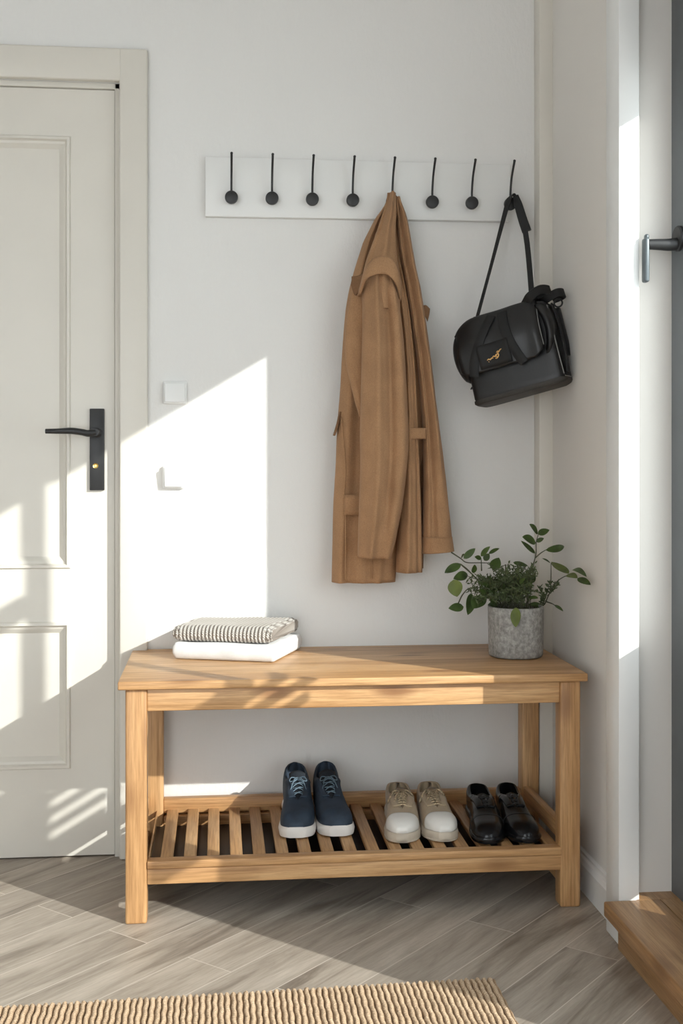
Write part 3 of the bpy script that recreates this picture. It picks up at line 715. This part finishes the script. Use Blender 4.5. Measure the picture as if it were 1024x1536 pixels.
# ------------------------------------------------------------------ folded linen
def slab(c4, z0, z1, r, n=64, ribs=0, ramp_=0., jig=.0, seed=1, roundc=.012, mpro=14):
    """rounded slab on quad FL, FR, BR, BL; swept left to right"""
    FL, FR, BR, BL = [Vector(p) for p in c4]; rng = random.Random(seed); h = (z1-z0)/2; zc = (z0+z1)/2
    rows = []; att = []
    for i in range(n+1):
        s = i/n
        F = FL.lerp(FR, s); Bk = BL.lerp(BR, s)
        e = min(s, 1-s)*(FR-FL).length
        sh = math.sqrt(max(0, 1-((max(0, r-e))/r)**2)) if e < r else 1
        rib = (abs(math.cos(PI*ribs*s))**.8) if ribs else 1; rib0 = rib
        k = (.55+.45*sh)
        e0 = .62 if ribs else .5; hh = h*(e0+(1-e0)*sh); pull = (1-sh)*r*.12
        prof = []
        D = (Bk-F); Ln = D.length; d = D/Ln
        add = (rib-1)*ramp_
        for q in range(mpro+1):
            a = PI/2+PI*q/mpro; prof.append((r+pull+(r*1+add)*math.cos(a), (hh+add*.8)*math.sin(a)))   # front edge
        for q in range(1, 6): prof.append((r+(Ln-2*r)*q/6, -(hh+add*.8)))
        for q in range(mpro+1):
            a = -PI/2+PI*q/mpro; prof.append((Ln-r-pull+(r+add)*math.cos(a), (hh+add*.8)*math.sin(a)))
        for q in range(1, 12): prof.append((Ln-r-(Ln-2*r)*q/12, hh+add*.8))
        row = []
        for (u, v) in prof:
            rib = rib0
            if ribs and e < r*.9:
                rib = abs(math.cos(PI*u/.0088))**.8; v = v*(1+(rib-1)*.06)
                u2 = u
            p = F + d*u
            if ribs and e < r*.9: p = p + (F-Bk).cross(Vector((0,0,1))).normalized()*(-(rib-1))*.0022*(1 if s > .5 else -1)*-1
            zj = jig*(math.sin(s*11+u*25+seed)+math.sin(s*5-u*40))*.5 if v > 0 else 0
            row.append((p.x, p.y, zc+v+zj))
            att.append(rib)
        rows.append(row)
    bm = bmesh.new(); grid(bm, rows, close_v=True, cap0=True, cap1=True)
    return bm, att
TQ = [(-.108,-.170), (.131,-.250), (.210,-.036), (-.052,-.014)]
tw = thing('folded_towel', 'folded plain white towel lying on the left of the bench under the ribbed knit', 'towel', (.05, -.12, ZT))
def rel(bm, o): bm.transform(Matrix.Translation(-Vector(o)))
bm, _ = slab([(*p, 0) for p in TQ], ZT+.001, ZT+.0405, .010, jig=.0014, seed=2); rel(bm, (.05,-.12,ZT)); obj('folded_layers', bm, M['towel'], tw, smooth=True)
bm = bmesh.new()
def qp(s, t, z): 
    F = Vector((*TQ[0],0)).lerp(Vector((*TQ[1],0)), s); K = Vector((*TQ[3],0)).lerp(Vector((*TQ[2],0)), s); p = F.lerp(K, t); return Vector((p.x, p.y, z))-Vector((.05,-.12,ZT))
for t_ in (.42, .60):
    bm = bmesh.new(); tube(bm, [qp(.995, t_, ZT+.006), qp(1.002, t_, ZT+.02), qp(.995, t_+.01, ZT+.034)], .0018, 6, 12); obj('side_crease', bm, M['towel'], tw, smooth=True)

# knit
kn_q = [(-.107,-.166), (.122,-.240), (.200,-.034), (-.052,-.016)]
bm, att = slab([(*p, 0) for p in kn_q], ZT+.0415, ZT+.0815, .019, n=26*9, ribs=26, ramp_=.0042, jig=.0012, seed=3, mpro=16)
kb = obj('folded_knit_blanket', bm, M['knit'], smooth=True, recalc=True)
a = kb.data.attributes.new('rib', 'FLOAT', 'POINT'); a.data.foreach_set('value', np.array(att, dtype=np.float32))
tag(kb, 'folded grey-beige ribbed knit blanket stacked on top of the white towel', 'blanket')

# ------------------------------------------------------------------ rug
def rug():
    nx, ny = 1080, 300
    X = np.linspace(-.92, .52, nx); Yv = np.linspace(0, 1, ny)
    x, v = np.meshgrid(X, Yv)
    slope = .028
    y1 = -.802 + slope*(x-.51); depth = .62
    y = y1 - depth*(1-v)
    p = .0112
    ph = x/p; k = np.floor(ph); f = ph-k
    rope = np.sqrt(np.clip(1-(2*f-1)**2, 0, 1))
    sgn = np.where(k % 2 == 0, 1, -1)
    br = .5+.5*np.sin(2*PI*(y/.0072) + sgn*(f-.5)*3.2 + k*2.1 + .6*np.sin(k*7.3+y*60))
    hgt = rope*(.42+.58*br)
    edge = np.clip(np.minimum(v, 1-v)/.012, 0, 1)*np.clip(np.minimum(x-X[0], X[-1]-x)/.006, 0, 1)
    edge = np.sqrt(1-(1-edge)**2)
    z = .002+(.010*hgt+.001)*edge + .0015*edge
    z[(v == 0) | (v == 1)] = .0005; z[:, 0] = .0005; z[:, -1] = .0005
    y = y + .0016*np.sin(k*3.7)*(v > .98) 
    co_ = np.stack([x+.0008*np.sin(y*140+k), y, z], -1).reshape(-1, 3)
    idx = np.arange(nx*ny).reshape(ny, nx)
    q = np.stack([idx[:-1,:-1], idx[:-1,1:], idx[1:,1:], idx[1:,:-1]], -1).reshape(-1)
    me = bpy.data.meshes.new('jute_rug'); me.vertices.add(nx*ny); me.vertices.foreach_set('co', co_.astype(np.float32).ravel())
    nf = (nx-1)*(ny-1); me.loops.add(nf*4); me.loops.foreach_set('vertex_index', q.astype(np.int32))
    me.polygons.add(nf); me.polygons.foreach_set('loop_start', np.arange(0, nf*4, 4, dtype=np.int32)); me.polygons.foreach_set('loop_total', np.full(nf, 4, dtype=np.int32))
    me.update(calc_edges=True); me.validate()
    a = me.attributes.new('rib', 'FLOAT', 'POINT'); a.data.foreach_set('value', (hgt*edge).astype(np.float32).ravel())
    for p_ in me.polygons: p_.use_smooth = True
    o = link('jute_rug', me, M['jute']); tag(o, 'braided natural jute rug lying on the floor in front of the bench', 'rug')
rug()
# ------------------------------------------------------------------ shoes
def lerp_tab(tab, t):
    for (a, x), (b, y) in zip(tab, tab[1:]):
        if t <= b:
            u = (t-a)/(b-a) if b > a else 0; u = u*u*(3-2*u) if False else u
            return x+(y-x)*u
    return tab[-1][1]
def smooth_tab(tab, t):
    # catmull through table
    n = len(tab)
    for i in range(n-1):
        if t <= tab[i+1][0] or i == n-2:
            a, b = tab[i], tab[i+1]; p = tab[max(i-1, 0)]; q = tab[min(i+2, n-1)]
            u = (t-a[0])/(b[0]-a[0]); u = max(0, min(1, u))
            m0 = (b[1]-p[1])/(b[0]-p[0])*(b[0]-a[0]); m1 = (q[1]-a[1])/(q[0]-a[0])*(b[0]-a[0])
            if (b[1]-a[1])*m0 < 0: m0 = 0
            if (b[1]-a[1])*m1 < 0: m1 = 0
            return (2*u**3-3*u*u+1)*a[1]+(u**3-2*u*u+u)*m0+(-2*u**3+3*u*u)*b[1]+(u**3-u*u)*m1
TS = [.0,.006,.015,.03,.05,.07] + [.1+.0225*k for k in range(34)] + [.885,.905,.925,.945,.96,.975,.987,.995,1.]
def make_shoe(P, side, label, group, loc, rot, name):
    t0 = thing(name, label, 'shoe', loc, group, (0, 0, rot))
    L = P['L']; W = P['w']
    def hw(t): return smooth_tab(W, t)
    def xo(t): return side*(.006*math.sin(PI*min(1, t*1.0))*P.get('curve', 1) - P.get('toein', .0)*t*t)
    def zs(t): return smooth_tab(P['spring'], t)
    # sole
    S = P['sole']; bm = bmesh.new(); rows = []
    def outline(t, sgn, e): return (xo(t)+sgn*(hw(t)+e), -t*L)
    def loop(e, zf, le=0):
        pts = []
        for t in TS: x, y = outline(t, 1, e); pts.append((x, y+le*(1-2*t), zf(t)))
        for t in reversed(TS): x, y = outline(t, -1, e); pts.append((x, y+le*(1-2*t), zf(t)))
        return pts
    rows = [loop(-.006, lambda t: zs(t)), loop(-.001, lambda t: zs(t)+.001), loop(.0, lambda t: zs(t)+.004), loop(P.get('flare', .001), lambda t: zs(t)+S(t)*.6),
            loop(-.0002, lambda t: zs(t)+S(t)-.002), loop(-.002, lambda t: zs(t)+S(t)), loop(-.006, lambda t: zs(t)+S(t)+.0005)]
    grid(bm, rows, close_v=True, cap0=True, cap1=True)
    o = obj('sole', bm, M[P['msole']], t0, ang=45)
    if P.get('outsole'):
        bm = bmesh.new(); grid(bm, [loop(-.004, lambda t: zs(t)-.0005), loop(.0008, lambda t: zs(t)), loop(.0012, lambda t: zs(t)+.0035), loop(-.001, lambda t: zs(t)+.0045)], close_v=True, cap0=True, cap1=True)
        o = obj('outsole', bm, M[P['outsole']], t0, ang=45)
    # upper
    def z0(t): return zs(t)+S(t)-.001
    def XT(t): return max(0, smooth_tab(P['open'], t))
    def HE(t): return smooth_tab(P['height'], t)
    def SP(t, u, sg, off=0.):
        ang = u*PI/2; wu = max(.001, hw(t)-.003); xt = min(XT(t), wu*.9); h_ = HE(t)
        px = P.get('px', .75); pz = P.get('pz', .95)
        x = xt+(wu-xt)*max(0, math.cos(ang))**px + P.get('bulge', .004)*math.sin(ang*2)*min(1, h_/.05)
        z = h_*math.sin(ang)**pz
        y = -t*L
        if t > .9: y += (t-.9)*.25*L*(z/.05)   # toe slopes back as it rises
        if t < .1: y -= 0.
        x += off*math.cos(ang); z += off*math.sin(ang)
        return Vector((xo(t)+sg*x, y, z0(t)+z))
    bm = bmesh.new(); NU = 14
    for sg in (-1, 1):
        rows = [[SP(t, j/NU, sg) for j in range(NU+1)] for t in TS]
        grid(bm, rows)
    # toe and heel end faces
    for t in (0., 1.):
        vs = [SP(t, j/NU, 1) for j in range(NU+1)]+[SP(t, j/NU, -1) for j in range(NU, -1, -1)]
        try: bm.faces.new([bm.verts.new(p) for p in vs])
        except ValueError: pass
    bmesh.ops.remove_doubles(bm, verts=bm.verts, dist=.0006)
    o = obj('upper', bm, M[P['mup']], t0, smooth=True, ang=70); solidify(o, P.get('th', .003), -1)
    # insole
    bm = bmesh.new(); rows = [[(xo(t)+s*(hw(t)-.007), -t*L, z0(t)+.006) for s in (-1, -.5, 0, .5, 1)] for t in [.04+.03*k for k in range(20)]]
    grid(bm, rows); obj('insole', bm, M[P['min']], t0, smooth=True)
    # tongue
    ta, tb = P['tongue']; bm = bmesh.new(); rows = []
    for k in range(17):
        v = k/16; t = tb+(ta-tb)*v
        base = SP(t, 1, 1).z-.004
        z = base+P['tlift']*max(0, v-.72)/.28*1.0; wd = P['tw']*(.55+.45*min(1, v*2))
        rows.append([(xo(t)+wd*s, -t*L + (P.get('tback', 0)*max(0, v-.75)/.25), z-.006*s*s+.0015*(1-s*s)) for s in [-1+.25*q for q in range(9)]])
    grid(bm, rows); o = obj('tongue', bm, M[P['mtong']], t0, smooth=True); solidify(o, .004, 0)
    # laces
    bm = bmesh.new(); ts = P['lace_t']; lw = P['lace_w']; r = P['lace_r']
    def lp(t, s, up=.003):
        a = SP(t, .93, 1); zc = SP(t, 1, 1).z
        return Vector((xo(t)+s*lw, -t*L, max(zc, a.z)+up-.0035*s*s))
    for i, t in enumerate(ts):
        t2 = ts[i+1] if i+1 < len(ts) else t-.02
        if P['lace_style'] == 'cross' and i+1 < len(ts):
            for a_, b_ in ((-1, 1), (1, -1)):
                tube(bm, [lp(t, a_, -.002), lp(t*.7+t2*.3, a_*.5, .003+.001*a_), lp(t*.4+t2*.6, b_*.3, .004-.001*a_), lp(t2, b_, -.001)], r, 7, 14)
        else:
            tube(bm, [lp(t, -1, -.003), lp(t-.004, -.5, .003), lp(t-.006, 0, .0038), lp(t-.004, .5, .003), lp(t, 1, -.003)], r, 7, 14)
    tt = ts[-1]
    for path in P.get('bow', []):
        tube(bm, [lp(tt+dt, s, up) for (dt, s, up) in path], r, 7, 22)
    obj('laces', bm, M[P['mlace']], t0, smooth=True)
    # toe cap
    if P.get('cap'):
        bm = bmesh.new(); c0 = P['cap']
        rows = []
        for i in range(15):
            v = i/14
            row = []
            for q in range(-14, 15):
                s = q/14; tc = c0+(.05)*abs(s)**2 
                t = tc+(.999-tc)*v
                u = 1-abs(s); p_ = SP(t, u, 1 if s >= 0 else -1, .0018); p_.y -= .004*v*v; row.append(p_)
            rows.append(row)
        V_ = grid(bm, rows); bm.faces.new(V_[-1]); bmesh.ops.remove_doubles(bm, verts=bm.verts, dist=.0002)
        o = obj('toe_cap', bm, M[P['mcap']], t0, smooth=True); solidify(o, .0016, -1); o['label'] = P['caplabel']
    # eyestay / facing
    if P.get('facing'):
        f0, f1, fw, mf = P['facing']
        bm = bmesh.new()
        for sg in (-1, 1):
            rows = []
            for k in range(15):
                t = f0+(f1-f0)*k/14
                u1 = .995; uw = fw*(1-.5*(k/14))
                rows.append([SP(t, u1-uw*q/4, sg, .0018) for q in range(5)])
            grid(bm, rows)
        o = obj('lace_facing', bm, M[mf], t0, smooth=True); solidify(o, .002, 0)
    # welt / trim line
    if P.get('trimline'):
        bm = bmesh.new()
        for a_, b_, u0_, u1_ in P['trimline']:
            for sg in (-1, 1):
                tube(bm, [SP(a_+(b_-a_)*k/12, u0_+(u1_-u0_)*(k/12)**1.3, sg, .0012) for k in range(13)], P.get('trimr', .0009), 5)
        obj('stitching', bm, M[P['mtrim']], t0, smooth=True)
    return t0
NAVY = dict(L=.262, w=[(0,.014),(.02,.024),(.06,.031),(.15,.034),(.35,.0335),(.5,.036),(.7,.0415),(.85,.0415),(.93,.037),(.975,.029),(1,.020)],
    spring=[(0,0),(.6,0),(.85,.001),(1,.004)], sole=lambda t: .024, flare=.0018, msole='solew', mup='navy', min='navyd', mtong='navyd', mlace='navylace',
    open=[(0,.002),(.03,.013),(.08,.020),(.2,.023),(.34,.021),(.42,.015),(.5,.012),(.6,.008),(.66,.001),(.7,0),(1,0)],
    height=[(0,.088),(.04,.084),(.09,.074),(.16,.066),(.22,.063),(.32,.068),(.42,.064),(.55,.053),(.7,.042),(.82,.036),(.9,.032),(.96,.024),(1,.012)],
    tongue=(.30,.66), tlift=.020, tw=.019, tback=.004, lace_t=[.62,.55,.48,.41,.35], lace_w=.017, lace_r=.0013, lace_style='cross',
    bow=[[(0,0,.004),(.03,-.9,.012),(.09,-1.15,.012),(.07,-.3,.009),(.01,0,.006)], [(0,0,.004),(.02,.9,.012),(.08,1.2,.012),(.07,.4,.009),(.01,0,.006)], [(0,0,.006),(.08,-.5,.012),(.17,-1.0,.006),(.24,-1.35,-.002)], [(0,0,.006),(.08,.6,.012),(.17,1.1,.006),(.26,1.5,-.004)]],
    facing=(.34,.64,.34,'navy'), px=.62, pz=.9, bulge=.003)
KH = dict(L=.268, w=[(0,.014),(.02,.024),(.06,.030),(.15,.033),(.35,.0325),(.5,.036),(.7,.041),(.82,.0395),(.9,.034),(.96,.025),(1,.012)],
    spring=[(0,0),(.6,0),(.85,.001),(1,.003)], sole=lambda t: .019+.004*max(0, t-.7)/.3, flare=.0015, msole='solek', mup='khaki', min='dark', mtong='khakid', mlace='khakil', mcap='capw', caplabel='glossy white rubber toe cap',
    open=[(0,.002),(.03,.013),(.08,.020),(.2,.024),(.34,.022),(.42,.015),(.5,.012),(.6,.008),(.68,.001),(.7,0),(1,0)],
    height=[(0,.050),(.05,.051),(.12,.045),(.22,.041),(.32,.046),(.42,.049),(.55,.046),(.7,.038),(.82,.033),(.9,.028),(.96,.02),(1,.009)],
    tongue=(.33,.68), tlift=.014, tw=.018, lace_t=[.66,.62,.58,.54,.50,.46,.42,.38], lace_w=.0175, lace_r=.0024, lace_style='straight', outsole='solek',
    bow=[[(0,0,.004),(.03,-.9,.012),(.10,-1.5,.010),(.12,-1.9,.002),(.06,-1.2,.006),(.01,0,.006)], [(0,0,.004),(.03,.8,.012),(.07,1.5,.008),(.09,1.2,.006),(.03,.4,.008)], [(0,0,.006),(.10,.3,.010),(.2,.25,.007)], [(0,0,.006),(.10,-.6,.010),(.21,-1.1,.004),(.27,-1.6,-.004)]],
    facing=(.36,.67,.42,'khaki'), px=.62, pz=.9, bulge=.003, cap=.80)
BL = dict(L=.275, w=[(0,.013),(.02,.022),(.06,.0285),(.15,.031),(.35,.030),(.5,.034),(.7,.040),(.84,.0385),(.92,.033),(.97,.024),(1,.013)],
    spring=[(0,0),(.5,0),(.7,.0),(1,.004)], sole=lambda t: .014 if t > .34 else .014+.004*min(1, (.34-t)/.05), flare=.002, msole='shoeb', mup='shoeb', min='dark', mtong='shoeb', mlace='shoel',
    open=[(0,.002),(.03,.012),(.08,.018),(.2,.021),(.32,.018),(.40,.010),(.46,.006),(.56,.004),(.6,0),(1,0)],
    height=[(0,.050),(.05,.050),(.12,.044),(.22,.040),(.32,.047),(.42,.049),(.55,.043),(.66,.036),(.78,.031),(.88,.027),(.95,.020),(1,.009)],
    tongue=(.32,.60), tlift=.006, tw=.014, lace_t=[.56,.50,.44,.38], lace_w=.011, lace_r=.0013, lace_style='straight',
    bow=[[(0,0,.004),(.02,-.9,.008),(.07,-1.4,.004),(.05,-.5,.006),(.0,0,.005)], [(0,0,.004),(.02,.9,.008),(.07,1.4,.004),(.05,.5,.006),(.0,0,.005)]],
    facing=(.34,.58,.5,'shoeb'), px=.7, pz=.9, bulge=.003, trimline=[(.70,.70,0,1)], mtrim='shoel', trimr=.0007, th=.0025)
def place(P, toe, heel, side, name, label, group):
    # toe/heel = ground points (x, y) ; shoes point towards the viewer
    dx = toe[0]-heel[0]; dy = toe[1]-heel[1]
    rot = math.atan2(dx, -dy)
    return make_shoe(P, side, label, group, (heel[0], heel[1], SZ+.0008), rot, name)
place(NAVY, (.176,-.322), (.190,-.062), 1, 'sneaker', 'left one of the navy sneakers with white soles, nearest the empty slats', 'pair of navy sneakers')
place(NAVY, (.274,-.320), (.266,-.060), -1, 'sneaker', 'right one of the navy sneakers with white soles, next to the khaki pair', 'pair of navy sneakers')
place(KH, (.410,-.377), (.438,-.112), 1, 'canvas_sneaker', 'khaki canvas sneaker with white toe cap, beside the navy shoes', 'pair of khaki canvas sneakers')
place(KH, (.507,-.379), (.517,-.113), -1, 'canvas_sneaker', 'khaki canvas sneaker with white toe cap, beside the black shoes', 'pair of khaki canvas sneakers')
place(BL, (.601,-.412), (.631,-.140), 1, 'dress_shoe', 'black leather lace-up shoe standing next to the khaki sneakers', 'pair of black dress shoes')
place(BL, (.690,-.412), (.706,-.140), -1, 'dress_shoe', 'black leather lace-up shoe nearest the right legs of the bench', 'pair of black dress shoes')

# ------------------------------------------------------------------ plant
PC = Vector((.714, -.205, ZT))
pt = thing('potted_plant', 'leafy green plant in a grey concrete pot on the right end of the bench', 'plant', PC)
bm = bmesh.new()
lathe(bm, [(0,.001), (.060,.001), (.0635,.003), (.0650,.007), (.0672,.117), (.0668,.1195), (.0655,.121), (.0615,.121), (.0605,.119), (.0600,.100), (0,.100)], 64)
obj('pot', bm, M['pot'], pt, ang=50)
bm = bmesh.new(); rng = random.Random(2)
rows = [[((r)*math.cos(2*PI*j/32), r*math.sin(2*PI*j/32), .106+.004*math.sin(j*1.7+r*200)+.003*rng.random()) for j in range(32)] for r in (.0602,.05,.04,.03,.02,.01,.001)]
grid(bm, rows, close_v=True); obj('soil', bm, M['soil'], pt, smooth=True)
def leaf(bm, b, t, w, tilt, curl=.12, n=10):
    b = Vector(b); t = Vector(t); d = t-b; L = d.length; d.normalize()
    nrm = Vector(tilt); nrm = (nrm-d*nrm.dot(d)).normalized(); s = d.cross(nrm)
    rows = []
    for i in range(n+1):
        v = i/n
        ww = w/2*max(.02, (math.sin(PI*v**.85))**.72) if v < 1 else .0003
        c = b+d*L*v + nrm*(-curl*L*(v-.5)**2*1.2+curl*L*.3)
        rows.append([c+s*ww*q - nrm*(.18*ww*(1-abs(q)) - .0) for q in (-1,-.66,-.33,0,.33,.66,1)])
    grid(bm, rows)
rng = random.Random(12)
bmA = bmesh.new(); bmB = bmesh.new()
for i, (b, t, w_) in enumerate(LEAVES):
    tl = (rng.uniform(-.5,.5), -1, rng.uniform(.1,.9))
    leaf(bmB if i in (7, 8, 30, 24) else bmA, Vector(b)-PC, Vector(t)-PC, w_*1.3, tl, rng.uniform(.05,.3))
# extra broad leaves deep in the clump
for k in range(26):
    a = rng.uniform(0, 2*PI); r = rng.uniform(.02,.075)
    b = Vector((-.02+r*math.cos(a)*.9, r*math.sin(a)*.6, rng.uniform(.125,.185))); d = Vector((math.cos(a)*.7, math.sin(a)*.5-.3, rng.uniform(-.1,.8))).normalized()
    leaf(bmA, b, b+d*rng.uniform(.02,.034), rng.uniform(.009,.015), (rng.uniform(-.6,.6), -1, rng.uniform(0,1)), .2)
o = obj('leaves', bmA, M['leaf'], pt, smooth=True, recalc=False); o2 = obj('leaves', bmB, M['leafy'], pt, smooth=True, recalc=False); o2['label'] = 'yellow-green leaves'
bm = bmesh.new()
for P in STEMS:
    Q = [Vector(p)-PC for p in P]
    if P is STEMS[0] or P is STEMS[2] or P is STEMS[6]: pass
    n_ = len(Q); tube(bm, Q, [.0018-.0009*i/(n_-1) for i in range(n_)], 7, 20)
# link outer branches to the soil
for a, b, c in (((.692,-.19,.620), (.66,-.17,.69), (.640,-.17,.700)), ((.740,-.2,.622), (.750,-.18,.66), (.752,-.17,.69)), ((.748,-.21,.622), (.766,-.18,.632), (.790,-.17,.645)), ((.69,-.2,.622), (.695,-.18,.70), (.698,-.17,.738)), ((.68,-.19,.625), (.63,-.16,.70), (.586,-.17,.740))):
    tube(bm, [Vector(a)-PC, Vector(b)-PC, Vector(c)-PC], .0017, 7, 14)
obj('branches', bm, M['stem'], pt, smooth=True)
# fine herb foliage
bm = bmesh.new(); bs = bmesh.new()
for k in range(118):
    a = rng.uniform(0, 2*PI); r0 = .045*math.sqrt(rng.random()); base = Vector((r0*math.cos(a), r0*math.sin(a), .105))
    az = rng.uniform(0, 2*PI)
    if rng.random() < .5: tip = Vector((rng.uniform(-.115, -.005), rng.uniform(-.05, .05), rng.uniform(.125, .215)))
    else: tip = Vector((rng.uniform(-.06, .05), rng.uniform(-.06, .05), rng.uniform(.15, .222)))
    if tip.x < -.07: tip.z = min(tip.z, .19)
    mid = base.lerp(tip, .5)+Vector((0, 0, .022)); Q = catmull([base, mid, tip], 10)
    tube(bs, Q, .0006, 4, caps=False)
    for i in range(3, 11):
        for _ in range(3):
            d = Vector((rng.gauss(0,1), rng.gauss(0,1), rng.gauss(.5,.8))).normalized(); ln = rng.uniform(.007,.013)
            leaf(bm, Q[i], Q[i]+d*ln, rng.uniform(.0022,.0042), (rng.uniform(-1,1), -1, rng.uniform(-.3,1)), .1, 3)
# sprigs at the right
for P in ([(.758,-.19,.622), (.785,-.18,.64), (.800,-.17,.665), (.808,-.17,.692)], [(.765,-.19,.63), (.790,-.175,.655), (.782,-.17,.680)], [(.80,-.17,.66), (.815,-.17,.672), (.826,-.172,.690)]):
    Q = catmull([Vector(p)-PC for p in P], 16); tube(bs, Q, .0009, 5, caps=False)
    for i in range(5, 17):
        for _ in range(3):
            d = Vector((rng.gauss(0,.8), rng.gauss(0,.8), rng.gauss(.7,.5))).normalized(); leaf(bm, Q[i], Q[i]+d*rng.uniform(.008,.014), rng.uniform(.003,.0045), (rng.uniform(-1,1), -1, .2), .1, 4)
o = obj('fine_foliage', bm, M['herb'], pt, smooth=True, recalc=False); o['kind'] = 'stuff'
obj('fine_stems', bs, M['stem'], pt, smooth=True)

def under(root, child, parent):
    ch = {c.name.split('.')[0]: c for c in root.children}
    ch[child].parent = ch[parent]
under(bag, 'gold_mark', 'badge_patch'); under(bag, 'shoulder_pad', 'shoulder_strap')
under(coat, 'right_cuff', 'right_sleeve'); under(coat, 'pocket_flap', 'body'); under(coat, 'belt_end', 'body'); under(coat, 'belt_strap', 'front_panel')
